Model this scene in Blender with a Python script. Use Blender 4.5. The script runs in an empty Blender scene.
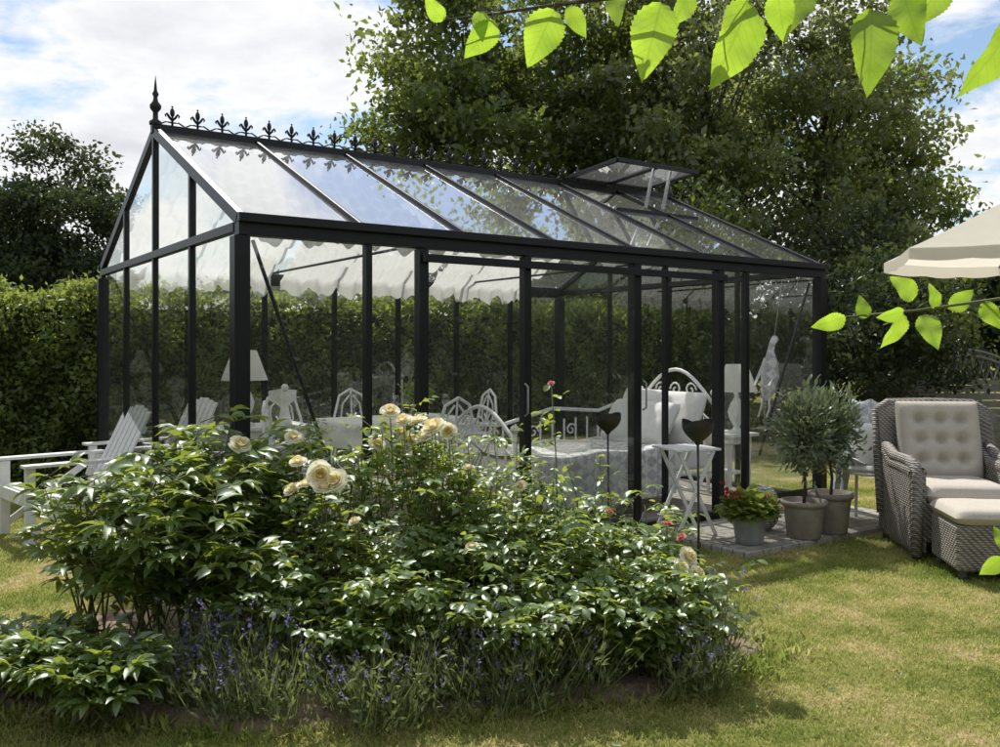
import bpy, math, random, numpy as np
from mathutils import Vector, Matrix
random.seed(7); rng=np.random.default_rng(7)
R=random.random
def U(a,b): return a+(b-a)*random.random()
scene=bpy.context.scene
# ------------------------------------------------------------------ materials
class NT:
    def __init__(s,name):
        s.m=bpy.data.materials.new(name); s.m.use_nodes=True; s.t=s.m.node_tree; s.t.nodes.clear()
        s.out=s.t.nodes.new('ShaderNodeOutputMaterial')
    def n(s,typ,**kw):
        nd=s.t.nodes.new('ShaderNode'+typ)
        ins=kw.pop('ins',{})
        for k,v in kw.items(): setattr(nd,k,v)
        for k,v in ins.items():
            if hasattr(v,'is_output') : s.t.links.new(v,nd.inputs[k])
            else: nd.inputs[k].default_value=v
        return nd
    def surf(s,o): s.t.links.new(o,s.out.inputs['Surface'])
    def ramp(s,fac,stops):
        nd=s.t.nodes.new('ShaderNodeValToRGB'); s.t.links.new(fac,nd.inputs[0])
        el=nd.color_ramp.elements
        while len(el)<len(stops): el.new(0.5)
        for e,(p,c) in zip(el,stops): e.position=p; e.color=(*c,1) if len(c)==3 else c
        return nd.outputs[0]
def c4(c): return (*c,1)
def mat_basic(name,c0,c1=None,rough=.5,metal=0,scale=20,bump=0,bscale=60,detail=3,coat=0,spec=.5,trans=0):
    k=NT(name)
    tc=k.n('TexCoord')
    c1=c1 or tuple(x*.8 for x in c0)
    nz=k.n('TexNoise',ins={'Vector':tc.outputs['Object'],'Scale':scale,'Detail':detail,'Roughness':.6})
    col=k.ramp(nz.outputs['Fac'],[(.3,c0),(.7,c1)])
    p=k.n('BsdfPrincipled',ins={'Base Color':col,'Roughness':rough,'Metallic':metal,'Specular IOR Level':spec})
    if bump:
        nb=k.n('TexNoise',ins={'Vector':tc.outputs['Object'],'Scale':bscale,'Detail':4})
        b=k.n('Bump',ins={'Height':nb.outputs['Fac'],'Strength':bump,'Distance':.01}); k.t.links.new(b.outputs[0],p.inputs['Normal'])
    if trans:
        tr=k.n('BsdfTranslucent',ins={'Color':col}); mx=k.n('MixShader',ins={0:trans,1:p.outputs[0],2:tr.outputs[0]}); k.surf(mx.outputs[0])
    else: k.surf(p.outputs[0])
    return k.m
def mat_leaf(name,dark,light,tcol=None,trans=.35,gloss=.05,veins=False,rough=.42):
    k=NT(name)
    at=k.n('Attribute',attribute_name='var')
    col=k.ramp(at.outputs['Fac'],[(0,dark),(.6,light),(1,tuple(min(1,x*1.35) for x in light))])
    tcol=tcol or tuple(min(1,x*m) for x,m in zip(light,(2.6,2.4,1.0)))
    tco=k.ramp(at.outputs['Fac'],[(0,tuple(x*.5 for x in tcol)),(1,tcol)])
    if veins:
        a2=k.n('Attribute',attribute_name='luv'); sx=k.n('SeparateXYZ',ins={0:a2.outputs['Vector']})
        ab=k.n('Math',operation='ABSOLUTE',ins={0:sx.outputs[0]})
        m1=k.n('Math',operation='MULTIPLY',ins={0:ab.outputs[0],1:.9})
        sb=k.n('Math',operation='SUBTRACT',ins={0:sx.outputs[1],1:m1.outputs[0]})
        fr=k.n('Math',operation='MULTIPLY',ins={0:sb.outputs[0],1:9.0}); fr2=k.n('Math',operation='FRACT',ins={0:fr.outputs[0]})
        ls=k.n('Math',operation='LESS_THAN',ins={0:fr2.outputs[0],1:.12})
        md=k.n('Math',operation='LESS_THAN',ins={0:ab.outputs[0],1:.014})
        mm=k.n('Math',operation='MAXIMUM',ins={0:ls.outputs[0],1:md.outputs[0]})
        mf=k.n('Math',operation='MULTIPLY',ins={0:mm.outputs[0],1:.3})
        mxc=k.n('MixRGB',ins={0:mf.outputs[0],1:tco,2:(tcol[0]*.4,tcol[1]*.46,.02,1)})
        g_=k.n('NewGeometry'); nn=k.n('TexNoise',ins={'Vector':g_.outputs['Position'],'Scale':22,'Detail':3})
        mu=k.n('MixRGB',blend_type='MULTIPLY',ins={0:.6,1:mxc.outputs[0],2:k.ramp(nn.outputs['Fac'],[(.3,(.5,.6,.4)),(.6,(1,1,1))])}); tco=mu.outputs[0]
    d=k.n('BsdfDiffuse',ins={'Color':col}); t=k.n('BsdfTranslucent',ins={'Color':tco}); g=k.n('BsdfGlossy',ins={'Color':(.9,.95,.9,1),'Roughness':rough})
    a=k.n('MixShader',ins={0:trans,1:d.outputs[0],2:t.outputs[0]})
    b=k.n('MixShader',ins={0:gloss,1:a.outputs[0],2:g.outputs[0]})
    k.surf(b.outputs[0]); return k.m
def mat_glass(name,refl=1.0,tint=(.93,.965,.95),base=.07,dust_haze=0):
    k=NT(name)
    lw=k.n('LayerWeight',ins={'Blend':.5})
    p=k.n('Math',operation='POWER',ins={0:lw.outputs['Facing'],1:4.0})
    m=k.n('Math',operation='MULTIPLY_ADD',ins={0:p.outputs[0],1:.9*refl,2:base},use_clamp=True)
    t=k.n('BsdfTransparent',ins={'Color':c4(tint)}); g=k.n('BsdfGlossy',ins={'Roughness':.02,'Color':(1,1,1,1)})
    x=k.n('MixShader',ins={0:m.outputs[0],1:t.outputs[0],2:g.outputs[0]})
    if dust_haze:  # pale dust-like diffuse mix: haze painted into the pane colour
        d=k.n('BsdfDiffuse',ins={'Color':(.75,.75,.72,1)}); tl=k.n('BsdfTranslucent',ins={'Color':(.75,.75,.72,1)}); dd=k.n('MixShader',ins={0:.5,1:d.outputs[0],2:tl.outputs[0]})
        x=k.n('MixShader',ins={0:dust_haze,1:x.outputs[0],2:dd.outputs[0]})
    k.surf(x.outputs[0]); return k.m
def mat_wicker(name,c0,c1,sc=55):
    k=NT(name); tc=k.n('TexCoord')
    w1=k.n('TexWave',wave_type='BANDS',bands_direction='Z',ins={'Vector':tc.outputs['Object'],'Scale':sc*.4,'Distortion':.6,'Detail':1})
    w2=k.n('TexWave',wave_type='BANDS',bands_direction='DIAGONAL',ins={'Vector':tc.outputs['Object'],'Scale':sc*.28,'Distortion':.4})
    mu=k.n('Math',operation='MULTIPLY',ins={0:w1.outputs['Fac'],1:w2.outputs['Fac']})
    nz=k.n('TexNoise',ins={'Vector':tc.outputs['Object'],'Scale':18,'Detail':4})
    ad=k.n('Math',operation='MULTIPLY_ADD',ins={0:nz.outputs['Fac'],1:.5,2:mu.outputs[0]})
    col=k.ramp(ad.outputs[0],[(.2,tuple(x*.4 for x in c0)),(.45,c0),(1,c1)])
    b=k.n('Bump',ins={'Height':mu.outputs[0],'Strength':.7,'Distance':.01})
    p=k.n('BsdfPrincipled',ins={'Base Color':col,'Roughness':.65,'Normal':b.outputs[0]}); k.surf(p.outputs[0]); return k.m

M={}
M['frame']=mat_basic('black_aluminium',(.008,.009,.010),(.012,.013,.014),rough=.38,scale=8,spec=.35)
M['iron']=mat_basic('cast_iron',(.012,.012,.012),(.03,.026,.022),rough=.5,bump=.3)
M['glass']=mat_glass('wall_glass',.9,base=.13,tint=(.95,.97,.96),dust_haze=.012)
M['roofglass']=mat_glass('roof_glass',1.9,base=.14,tint=(.97,.98,.98),dust_haze=.09)
M['drinkglass']=mat_glass('glassware',1.6,(.9,.93,.93),base=.15)
M['cloth']=mat_basic('white_sail_cloth',(.88,.87,.84),(.84,.83,.8),rough=.9,scale=6,trans=.5)
M['white']=mat_basic('white_paint',(.82,.82,.8),(.74,.74,.71),rough=.45,scale=14,bump=.1)
M['linen']=mat_basic('linen',(.8,.79,.76),(.74,.73,.7),rough=.9,scale=30,bump=.25,bscale=150)
M['cushion']=mat_basic('cushion_fabric',(.54,.49,.42),(.47,.425,.36),rough=.95,scale=90,bump=.3,bscale=400)
M['shade']=mat_basic('lamp_shade',(.85,.84,.8),(.82,.81,.77),rough=.9,trans=.5)
M['wicker']=mat_wicker('grey_wicker',(.22,.197,.172),(.43,.39,.34))
M['wickerw']=mat_wicker('pale_wicker',(.3,.31,.32),(.62,.62,.6),40)
M['zinc']=mat_basic('zinc',(.26,.27,.27),(.38,.38,.37),rough=.6,metal=.3,scale=12,bump=.2)
M['clay']=mat_basic('stoneware',(.22,.185,.15),(.33,.29,.24),rough=.8,scale=9,bump=.3)
M['bark']=mat_basic('bark',(.09,.075,.06),(.035,.03,.024),rough=.95,scale=14,bump=1,bscale=25)
M['stem']=mat_basic('green_stem',(.1,.14,.04),(.13,.1,.04),rough=.6,scale=8)
M['soil']=mat_basic('soil',(.14,.1,.07),(.28,.21,.15),rough=1,scale=22,bump=1.0,bscale=45,detail=8)
M['wood']=mat_basic('dark_fence_wood',(.05,.048,.045),(.09,.085,.08),rough=.8,scale=10,bump=.4)
M['greywood']=mat_basic('weathered_grey_wood',(.2,.2,.2),(.3,.3,.29),rough=.85,scale=10,bump=.4)
M['canvas']=mat_basic('parasol_canvas',(.86,.81,.7),(.82,.77,.66),rough=.9,scale=5,trans=.5)
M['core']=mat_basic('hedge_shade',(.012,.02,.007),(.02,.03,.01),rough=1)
def petal(name,c0,c1,tr=.4):
    k=NT(name); a=k.n('Attribute',attribute_name='luv'); s=k.n('SeparateXYZ',ins={0:a.outputs['Vector']})
    x2=k.n('Math',operation='MULTIPLY',ins={0:s.outputs[0],1:s.outputs[0]}); y2=k.n('Math',operation='MULTIPLY_ADD',ins={0:s.outputs[1],1:s.outputs[1],2:x2.outputs[0]})
    col=k.ramp(y2.outputs[0],[(0,c0),(.16,c1)])
    d=k.n('BsdfDiffuse',ins={'Color':col}); t=k.n('BsdfTranslucent',ins={'Color':col}); m=k.n('MixShader',ins={0:tr,1:d.outputs[0],2:t.outputs[0]}); k.surf(m.outputs[0]); return k.m
M['cream']=petal('cream_petals',(.88,.76,.4),(.93,.91,.75))
M['pink']=petal('pink_petals',(.65,.2,.18),(.78,.42,.38))
M['red']=petal('red_petals',(.5,.03,.03),(.6,.06,.05))
M['lav']=mat_leaf('lavender_flowers',(.15,.13,.36),(.27,.24,.55),(.42,.36,.75),trans=.35,gloss=.02)
M['lavstem']=mat_leaf('lavender_stems',(.08,.11,.05),(.2,.24,.11),(.42,.48,.14),trans=.35,gloss=.02)
M['rose_leaf']=mat_leaf('rose_leaf',(.032,.07,.018),(.1,.165,.04),(.54,.64,.09),trans=.45,gloss=.07,rough=.4)
M['peony_leaf']=mat_leaf('peony_leaf',(.032,.07,.02),(.095,.155,.04),(.5,.6,.08),trans=.43,gloss=.075,rough=.4)
M['hedge_leaf']=mat_leaf('hedge_leaf',(.036,.066,.018),(.115,.165,.04),(.5,.58,.1),trans=.46,gloss=.04)
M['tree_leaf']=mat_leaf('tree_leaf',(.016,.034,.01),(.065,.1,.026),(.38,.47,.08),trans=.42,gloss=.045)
M['tree_leaf2']=mat_leaf('tree_leaf_pale',(.03,.055,.016),(.11,.145,.045),(.52,.58,.16),trans=.46,gloss=.055)
M['dark_leaf']=mat_leaf('dark_tree_leaf',(.014,.026,.012),(.035,.054,.024),(.16,.21,.06),trans=.28,gloss=.03)
M['olive_leaf']=mat_leaf('olive_leaf',(.06,.09,.045),(.15,.19,.11),(.3,.36,.15),trans=.3,gloss=.08)
M['spring_leaf']=mat_leaf('fresh_leaf',(.07,.14,.02),(.13,.22,.03),(.5,.72,.06),trans=.66,gloss=.04,veins=True)
def grass_mat(name,blades):
    k=NT(name); g=k.n('NewGeometry')
    n1=k.n('TexNoise',ins={'Vector':g.outputs['Position'],'Scale':1.5,'Detail':5,'Roughness':.72})
    n2=k.n('TexNoise',ins={'Vector':g.outputs['Position'],'Scale':11,'Detail':3,'Roughness':.7})
    n1c=k.ramp(n1.outputs['Fac'],[(.32,(.0,.0,.0)),(.68,(1,1,1))])
    ad=k.n('Math',operation='MULTIPLY_ADD',ins={0:n2.outputs['Fac'],1:.8,2:n1c})
    if blades:
        at=k.n('Attribute',attribute_name='var'); ad=k.n('Math',operation='MULTIPLY_ADD',ins={0:at.outputs['Fac'],1:.4,2:ad.outputs[0]})
        st=[(.3,(.12,.185,.035)),(.5,(.27,.32,.075)),(.7,(.45,.45,.16)),(.9,(.56,.49,.26))]
    else: st=[(.4,(.1,.12,.03)),(.8,(.2,.19,.07)),(1.0,(.34,.27,.15))]
    mm=k.n('Math',operation='MULTIPLY',ins={0:ad.outputs[0],1:.58 if blades else .8})
    col=k.ramp(mm.outputs[0],st)
    d=k.n('BsdfDiffuse',ins={'Color':col})
    if blades:
        hs=k.n('HueSaturation',ins={'Color':col,'Value':1.5,'Saturation':1.0}); t=k.n('BsdfTranslucent',ins={'Color':hs.outputs[0]})
        m=k.n('MixShader',ins={0:.42,1:d.outputs[0],2:t.outputs[0]}); k.surf(m.outputs[0])
    else: k.surf(d.outputs[0])
    return k.m
M['lawn']=grass_mat('lawn_soil',False); M['blade']=grass_mat('grass_blades',True)
def paving_mat():
    k=NT('paving'); tc=k.n('TexCoord')
    b=k.n('TexBrick',ins={'Vector':tc.outputs['Object'],'Scale':2.6,'Color1':(.44,.41,.36,1),'Color2':(.37,.345,.3,1),'Mortar':(.16,.14,.11,1),'Mortar Size':.015})
    nz=k.n('TexNoise',ins={'Vector':tc.outputs['Object'],'Scale':25,'Detail':6})
    nc=k.ramp(nz.outputs['Fac'],[(.3,(.45,.44,.42)),(.7,(1,1,1))])
    mx=k.n('MixRGB',blend_type='MULTIPLY',ins={0:.8,1:b.outputs['Color'],2:nc})
    bp=k.n('Bump',ins={'Height':nz.outputs['Fac'],'Strength':.4,'Distance':.01})
    p=k.n('BsdfPrincipled',ins={'Base Color':mx.outputs[0],'Roughness':.9,'Normal':bp.outputs[0]}); k.surf(p.outputs[0]); return k.m
M['paving']=paving_mat()
def quilt_mat():
    k=NT('patterned_quilt'); tc=k.n('TexCoord')
    mp=k.n('Mapping',ins={'Vector':tc.outputs['Object'],'Rotation':(.6,.6,.785)})
    c=k.n('TexChecker',ins={'Vector':mp.outputs[0],'Scale':13,'Color1':(.84,.83,.8,1),'Color2':(.55,.56,.58,1)})
    v=k.n('TexVoronoi',ins={'Vector':tc.outputs['Object'],'Scale':24}); 
    col=k.ramp(v.outputs['Distance'],[(.15,(.45,.45,.48)),(.35,(.88,.87,.85))])
    mx=k.n('MixRGB',blend_type='MULTIPLY',ins={0:.65,1:c.outputs['Color'],2:col})
    bp=k.n('Bump',ins={'Height':v.outputs['Distance'],'Strength':.5,'Distance':.01})
    p=k.n('BsdfPrincipled',ins={'Base Color':mx.outputs[0],'Roughness':.95,'Normal':bp.outputs[0]}); k.surf(p.outputs[0]); return k.m
M['quilt']=quilt_mat()
# ------------------------------------------------------------------ mesh builder
class MB:
    def __init__(s): s.v=[];s.f=[];s.m=[];s.s=[];s.mats=[]
    def mi(s,mat):
        if mat not in s.mats: s.mats.append(mat)
        return s.mats.index(mat)
    def add(s,vs,fs,mat,smooth=False):
        o=len(s.v); s.v+= [tuple(v) for v in vs]; i=s.mi(mat)
        for f in fs: s.f.append([a+o for a in f]); s.m.append(i); s.s.append(smooth)
    def box(s,c,d,mat,rot=None):
        hx,hy,hz=d[0]/2,d[1]/2,d[2]/2; c=Vector(c)
        vs=[Vector((x,y,z)) for x in(-hx,hx) for y in(-hy,hy) for z in(-hz,hz)]
        if rot is not None: vs=[rot@v for v in vs]
        s.add([v+c for v in vs],[(0,1,3,2),(4,6,7,5),(0,4,5,1),(2,3,7,6),(0,2,6,4),(1,5,7,3)],mat)
    def beam(s,a,b,w,h,mat,up=(0,0,1)):
        a=Vector(a);b=Vector(b);y=(b-a);L=y.length;y.normalize();x=y.cross(Vector(up))
        if x.length<1e-4: x=Vector((1,0,0))
        x.normalize();z=x.cross(y); rot=Matrix((x,y,z)).transposed()
        s.box((a+b)/2,(w,L,h),mat,rot)
    def tube(s,pts,rad,mat,n=8,cap=True,smooth=True):
        pts=[Vector(p) for p in pts]; N=len(pts)
        if not hasattr(rad,'__len__'): rad=[rad]*N
        ref=Vector((0,0,1)); t0=(pts[1]-pts[0]).normalized()
        if abs(t0.z)>.9: ref=Vector((1,0,0))
        x=t0.cross(ref).normalized(); vs=[]
        for i,p in enumerate(pts):
            t=(pts[min(i+1,N-1)]-pts[max(i-1,0)]).normalized()
            x=(x-t*x.dot(t)); x=x.normalized() if x.length>1e-5 else t.orthogonal().normalized()
            y=t.cross(x)
            for k in range(n):
                a=2*math.pi*k/n; vs.append(p+(x*math.cos(a)+y*math.sin(a))*rad[i])
        fs=[(i*n+k,i*n+(k+1)%n,(i+1)*n+(k+1)%n,(i+1)*n+k) for i in range(N-1) for k in range(n)]
        if cap: fs+= [tuple(range(n))[::-1],tuple(range((N-1)*n,N*n))]
        s.add(vs,fs,mat,smooth)
    def lathe(s,prof,c,mat,n=24,sx=1,sy=1,wob=0):
        vs=[];N=len(prof)
        for r,z in prof:
            for k in range(n):
                a=2*math.pi*k/n; rr=r*(1+wob*math.sin(a*8)); vs.append((c[0]+rr*math.cos(a)*sx,c[1]+rr*math.sin(a)*sy,c[2]+z))
        fs=[(i*n+k,i*n+(k+1)%n,(i+1)*n+(k+1)%n,(i+1)*n+k) for i in range(N-1) for k in range(n)]
        s.add(vs,fs,mat,True)
    def ball(s,c,r,mat,n=10,sz=1): 
        s.lathe([(max(1e-4,r*math.sin(math.pi*i/6)),-r*sz*math.cos(math.pi*i/6)) for i in range(7)],c,mat,n)
    def grid(s,fn,nu,nv,mat,smooth=True):
        vs=[fn(i/nu,j/nv) for i in range(nu+1) for j in range(nv+1)]
        fs=[(i*(nv+1)+j,(i+1)*(nv+1)+j,(i+1)*(nv+1)+j+1,i*(nv+1)+j+1) for i in range(nu) for j in range(nv)]
        s.add(vs,fs,mat,smooth)
    def pillow(s,c,a,b,h,mat,rot=None,tufts=(),n=28,pw=6):
        c=Vector(c)
        for sg in (1,-1):
            def fn(u,v):
                x=2*u-1;y=2*v-1
                z=h*((1-abs(x)**pw)*(1-abs(y)**pw))**.5
                for (tx,ty) in tufts:
                    d=((x-tx)*a)**2+((y-ty)*b)**2; z-= h*.65*math.exp(-d/.0016)
                    if ty==0: z-=h*.07*math.exp(-((x-tx)*a)**2/.0004)*(1-abs(y)**4)
                    if tx==0: z-=h*.07*math.exp(-((y-ty)*b)**2/.0004)*(1-abs(x)**4)
                z+=.004*math.sin(x*9+y*5)*(1-abs(x))*(1-abs(y))
                p=Vector((x*a,y*b,sg*max(z,0)))
                if rot is not None: p=rot@p
                return c+p
            s.grid(fn,n,n,mat)
    def build(s,name,loc=(0,0,0),rz=0,parent=None,bevel=0):
        me=bpy.data.meshes.new(name); me.from_pydata(s.v,[],s.f)
        for m in s.mats: me.materials.append(m)
        me.polygons.foreach_set('material_index',s.m); me.polygons.foreach_set('use_smooth',s.s); me.update()
        o=bpy.data.objects.new(name,me); scene.collection.objects.link(o); o.location=loc; o.rotation_euler=(0,0,rz)
        if bevel:
            b=o.modifiers.new('bevel','BEVEL'); b.width=bevel; b.segments=3; b.limit_method='ANGLE'; b.angle_limit=math.radians(50)
        if parent: o.parent=parent
        return o
def empty(name,loc=(0,0,0),rz=0):
    o=bpy.data.objects.new(name,None); scene.collection.objects.link(o); o.location=loc; o.rotation_euler=(0,0,rz); o.empty_display_size=.1; return o
# ------------------------------------------------------------------ scatter
def nrm(a): return a/np.maximum(np.linalg.norm(a,axis=1,keepdims=True),1e-9)
def scatter(name,T,F,P,D,Nn,S,mat,var,parent=None,W=None,smooth=False):
    T=np.array(T,float);F=np.array(F,int);P=np.array(P,float);S=np.array(S,float);N=len(P);nv=len(T)
    Y=nrm(np.array(D,float)); X=np.cross(Y,np.array(Nn,float)); X=nrm(X); Z=np.cross(X,Y)
    W=S if W is None else W
    V=P[:,None,:]+W[:,None,None]*T[None,:,0:1]*X[:,None]+S[:,None,None]*(T[None,:,1:2]*Y[:,None]+T[None,:,2:3]*Z[:,None])
    FF=(F[None]+(np.arange(N)*nv)[:,None,None]).reshape(-1)
    k=F.shape[1]; nf=N*len(F)
    me=bpy.data.meshes.new(name); me.vertices.add(N*nv); me.vertices.foreach_set('co',V.reshape(-1).astype(np.float32))
    me.loops.add(nf*k); me.loops.foreach_set('vertex_index',FF.astype(np.int32)); me.polygons.add(nf)
    me.polygons.foreach_set('loop_start',(np.arange(nf)*k).astype(np.int32))
    if smooth: me.polygons.foreach_set('use_smooth',np.ones(nf,bool))
    me.update(calc_edges=True)
    a=me.attributes.new('var','FLOAT','POINT'); a.data.foreach_set('value',np.repeat(np.clip(var,0,1),nv).astype(np.float32))
    a=me.attributes.new('luv','FLOAT_VECTOR','POINT'); a.data.foreach_set('vector',np.tile(T,(N,1)).reshape(-1).astype(np.float32))
    me.materials.append(mat)
    o=bpy.data.objects.new(name,me); scene.collection.objects.link(o)
    if parent: o.parent=parent
    return o
LEAF4=([(0,0,0),(-.28,.45,.09),(0,1,-.06),(.28,.45,.09)],[(0,2,1),(0,3,2)])
LEAF10=([(0,0,0),(0,.3,0),(0,.65,-.02),(0,1,-.12),(-.2,.2,.06),(-.29,.48,.08),(-.19,.78,.03),(.2,.2,.06),(.29,.48,.08),(.19,.78,.03)],
 [(0,1,4),(1,5,4),(1,2,5),(2,6,5),(2,3,6),(0,7,1),(1,7,8),(1,8,2),(2,8,9),(2,9,3)])
LANCE=([(0,0,0),(0,.3,0.02),(0,.65,-.03),(0,1,-.2),(-.09,.2,.03),(-.15,.45,.05),(-.1,.75,-.02),(.09,.2,.03),(.15,.45,.05),(.1,.75,-.02)],LEAF10[1])
def rnd(n): return nrm(rng.normal(size=(n,3)))
# ------------------------------------------------------------------ trees
def tree(name,x,y,h,cr,bz,ncl,nleaf,ls,mat,tr=.16,sig=.5,lean=0):
    par=empty(name,(x,y,0)); cz=(h+bz)/2; hz=(h-bz)/2
    d=rnd(ncl); r=rng.random(ncl)**(1/2.2)
    C=d*r[:,None]*np.array([cr,cr,hz]); 
    taper=1-.25*np.clip(C[:,2]/hz,-1,1)
    C[:,0]*=taper;C[:,1]*=taper; C[:,2]+=cz; C+=rng.normal(size=C.shape)*.15
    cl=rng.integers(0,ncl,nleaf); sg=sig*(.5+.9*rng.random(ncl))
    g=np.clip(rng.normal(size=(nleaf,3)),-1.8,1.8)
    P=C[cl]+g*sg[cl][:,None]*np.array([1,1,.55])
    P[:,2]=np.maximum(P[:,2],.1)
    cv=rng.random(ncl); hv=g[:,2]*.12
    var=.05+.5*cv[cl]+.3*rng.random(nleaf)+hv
    nr=rnd(nleaf)+np.array([0,0,.6]); D=rnd(nleaf)+np.array([0,0,-.3])
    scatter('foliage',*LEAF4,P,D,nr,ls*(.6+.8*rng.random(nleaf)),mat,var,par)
    mb=MB(); top=bz+hz*1.5
    tp=[(0+.12*math.sin(i*1.3)*i/5+lean*i/7,.1*math.cos(i)*i/6,top*i/7) for i in range(8)]
    mb.tube(tp,[tr*(1.25 if i==0 else 1-i/8.5) for i in range(8)],M['bark'],10)
    order=rng.permutation(ncl)[:min(32,ncl)]
    for i in order:
        c=C[i]; zs=max(bz*.6,c[2]-hz*.5-.3*R()); zs=min(zs,top*.95); k=zs/top*7; a=Vector(tp[int(k)]).lerp(Vector(tp[min(7,int(k)+1)]),k-int(k))
        e=Vector(c); m=a.lerp(e,.5)+Vector((0,0,-.12*(e-a).length))
        rr=tr*(1-zs/top*.8)*.5
        mb.tube([a,a.lerp(m,.55),m,m.lerp(e,.5)+Vector((U(-.1,.1),U(-.1,.1),.05)),e],[rr,rr*.75,rr*.55,rr*.35,rr*.12],M['bark'],6)
    mb.build('trunk_and_limbs',parent=par)
    return par
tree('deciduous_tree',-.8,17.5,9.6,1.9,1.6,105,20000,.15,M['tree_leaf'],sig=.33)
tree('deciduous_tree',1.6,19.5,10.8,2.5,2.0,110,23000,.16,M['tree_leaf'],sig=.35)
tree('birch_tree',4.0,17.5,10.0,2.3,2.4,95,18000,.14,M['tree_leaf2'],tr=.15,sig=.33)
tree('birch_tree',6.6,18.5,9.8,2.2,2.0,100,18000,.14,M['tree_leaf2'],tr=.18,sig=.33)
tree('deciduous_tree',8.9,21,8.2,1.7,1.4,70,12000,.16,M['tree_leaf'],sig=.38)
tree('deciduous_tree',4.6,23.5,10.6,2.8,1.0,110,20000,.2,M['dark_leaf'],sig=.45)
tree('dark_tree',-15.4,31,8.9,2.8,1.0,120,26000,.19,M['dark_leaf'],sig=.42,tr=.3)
tree('dark_tree',-20.5,33,7.8,3.4,.8,90,16000,.22,M['dark_leaf'],sig=.5,tr=.3)
tree('shrub',1.2,14.9,3.6,1.3,.1,50,11000,.09,M['hedge_leaf'],tr=.05,sig=.26)
tree('shrub',3.2,14.4,4.2,1.4,.1,60,13000,.09,M['tree_leaf'],tr=.05,sig=.28)
tree('shrub',5.2,13.8,3.8,1.4,.1,55,12000,.09,M['dark_leaf'],tr=.05,sig=.28)
tree('shrub',4.9,11.3,2.6,.75,.0,40,9000,.075,M['dark_leaf'],tr=.03,sig=.2)
tree('shrub',7.8,17.4,3.0,1.3,.1,45,9000,.1,M['hedge_leaf'],tr=.05,sig=.28)
def distant():
    n=50000; ang=rng.random(n)*2*math.pi; rad=46+rng.normal(size=n)*1.2
    hh=3.6+1.3*np.sin(ang*17)+.9*np.sin(ang*41+1)+.6*np.sin(ang*90)
    back=np.cos(ang)<.2; hh=np.where(back,hh+4,hh)
    z=hh*rng.random(n)**.8
    P=np.stack([rad*np.sin(ang),rad*np.cos(ang),z],1); 
    scatter('distant_trees',*LEAF4,P,rnd(n),rnd(n),.7+.5*rng.random(n),M['dark_leaf'],.2+.5*rng.random(n)+.3*z/6)
distant()
# ------------------------------------------------------------------ greenhouse frame of reference
A=Vector((-1.461,5.045,0)); GA=math.radians(34.73); ux,uy=math.cos(GA),math.sin(GA)
L=5.26;Wd=3.73;ZE=2.14;ZR=3.0
def G(x,y,z=0): return Vector((A.x+ux*x-uy*y,A.y+uy*x+ux*y,z))
def hedge(name,x0,x1,y0,h,th,n,mat,ls=.05,rz=GA,loc=A):
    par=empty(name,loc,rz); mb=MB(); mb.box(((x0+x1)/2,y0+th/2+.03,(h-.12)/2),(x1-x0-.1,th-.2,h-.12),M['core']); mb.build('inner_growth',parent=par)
    Lh=x1-x0; side=rng.random(n); xs=x0+rng.random(n)*Lh
    und=.05*np.sin(xs*3.1)+.06*np.sin(xs*7.3+1)
    zf=rng.random(n)*h; dep=np.abs(rng.normal(size=n))*.05
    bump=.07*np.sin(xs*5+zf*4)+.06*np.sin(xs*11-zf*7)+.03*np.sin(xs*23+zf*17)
    yf=y0+.0-dep+bump; top=side>.7
    P=np.stack([xs,np.where(top,y0+rng.random(n)*th,yf),np.where(top,h+und+np.abs(rng.normal(size=n))*.05,zf)],1)
    bk=side<.1; P[bk,1]=y0+th+.04*rng.normal(size=bk.sum())
    wild=rng.random(n)<.05; P[wild,2]+=np.where(top[wild],.16*rng.random(wild.sum()),0)
    D=rnd(n)+np.array([0,-.4,.2]); 
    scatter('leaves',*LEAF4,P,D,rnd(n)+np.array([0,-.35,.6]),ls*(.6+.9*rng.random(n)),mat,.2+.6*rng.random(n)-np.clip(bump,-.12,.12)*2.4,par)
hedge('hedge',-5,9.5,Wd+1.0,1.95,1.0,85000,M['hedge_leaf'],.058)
hedge('hedge',-10,10,-5.5,2.6,1.2,30000,M['hedge_leaf'],.11,math.pi,(0,-13,0))  # unseen hedge behind the camera, added for the wall glass to reflect
hedge('hedge',-12,9,0,2.9,1.2,34000,M['dark_leaf'],.11,-math.pi/2,(8.3,1,0))  # unseen side hedge, added to cover the bright lawn reflected in the glass
# ------------------------------------------------------------------ ground
mb=MB(); mb.grid(lambda u,v:((u-.5)*500,(v-.5)*500,0),40,40,M['lawn']); mb.build('lawn')
gr=empty('lawn_grass'); tiles=[]
for k in range(3):
    n=10000; P=np.stack([rng.random(n)-.5,rng.random(n)-.5,np.zeros(n)],1)
    D=np.stack([rng.normal(size=n)*.6,rng.normal(size=n)*.6,np.ones(n)],1); nn=rnd(n)*np.array([1,1,.1])
    o=scatter('grass_tile',[(-.5,0,0),(.5,0,0),(0.1,.6,0),(.3,1,.25)],[(0,1,2),(1,3,2)],P,D,nn,.012+.018*rng.random(n),M['blade'],rng.random(n),gr,W=np.full(n,.0045))
    tiles.append(o.data); bpy.data.objects.remove(o)
for i in range(-5,6):
    for j in range(3,10):
        if abs(i)>j*.6+1.0: continue
        o=bpy.data.objects.new('grass_tile',random.choice(tiles)); scene.collection.objects.link(o); o.location=(i,j,0); o.rotation_euler=(0,0,random.choice([0,1,2,3])*math.pi/2); o.parent=gr
def edge(a): return 1+.05*math.sin(3*a+1)+.035*math.sin(7*a)+.02*math.sin(15*a)
mb=MB()
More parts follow.
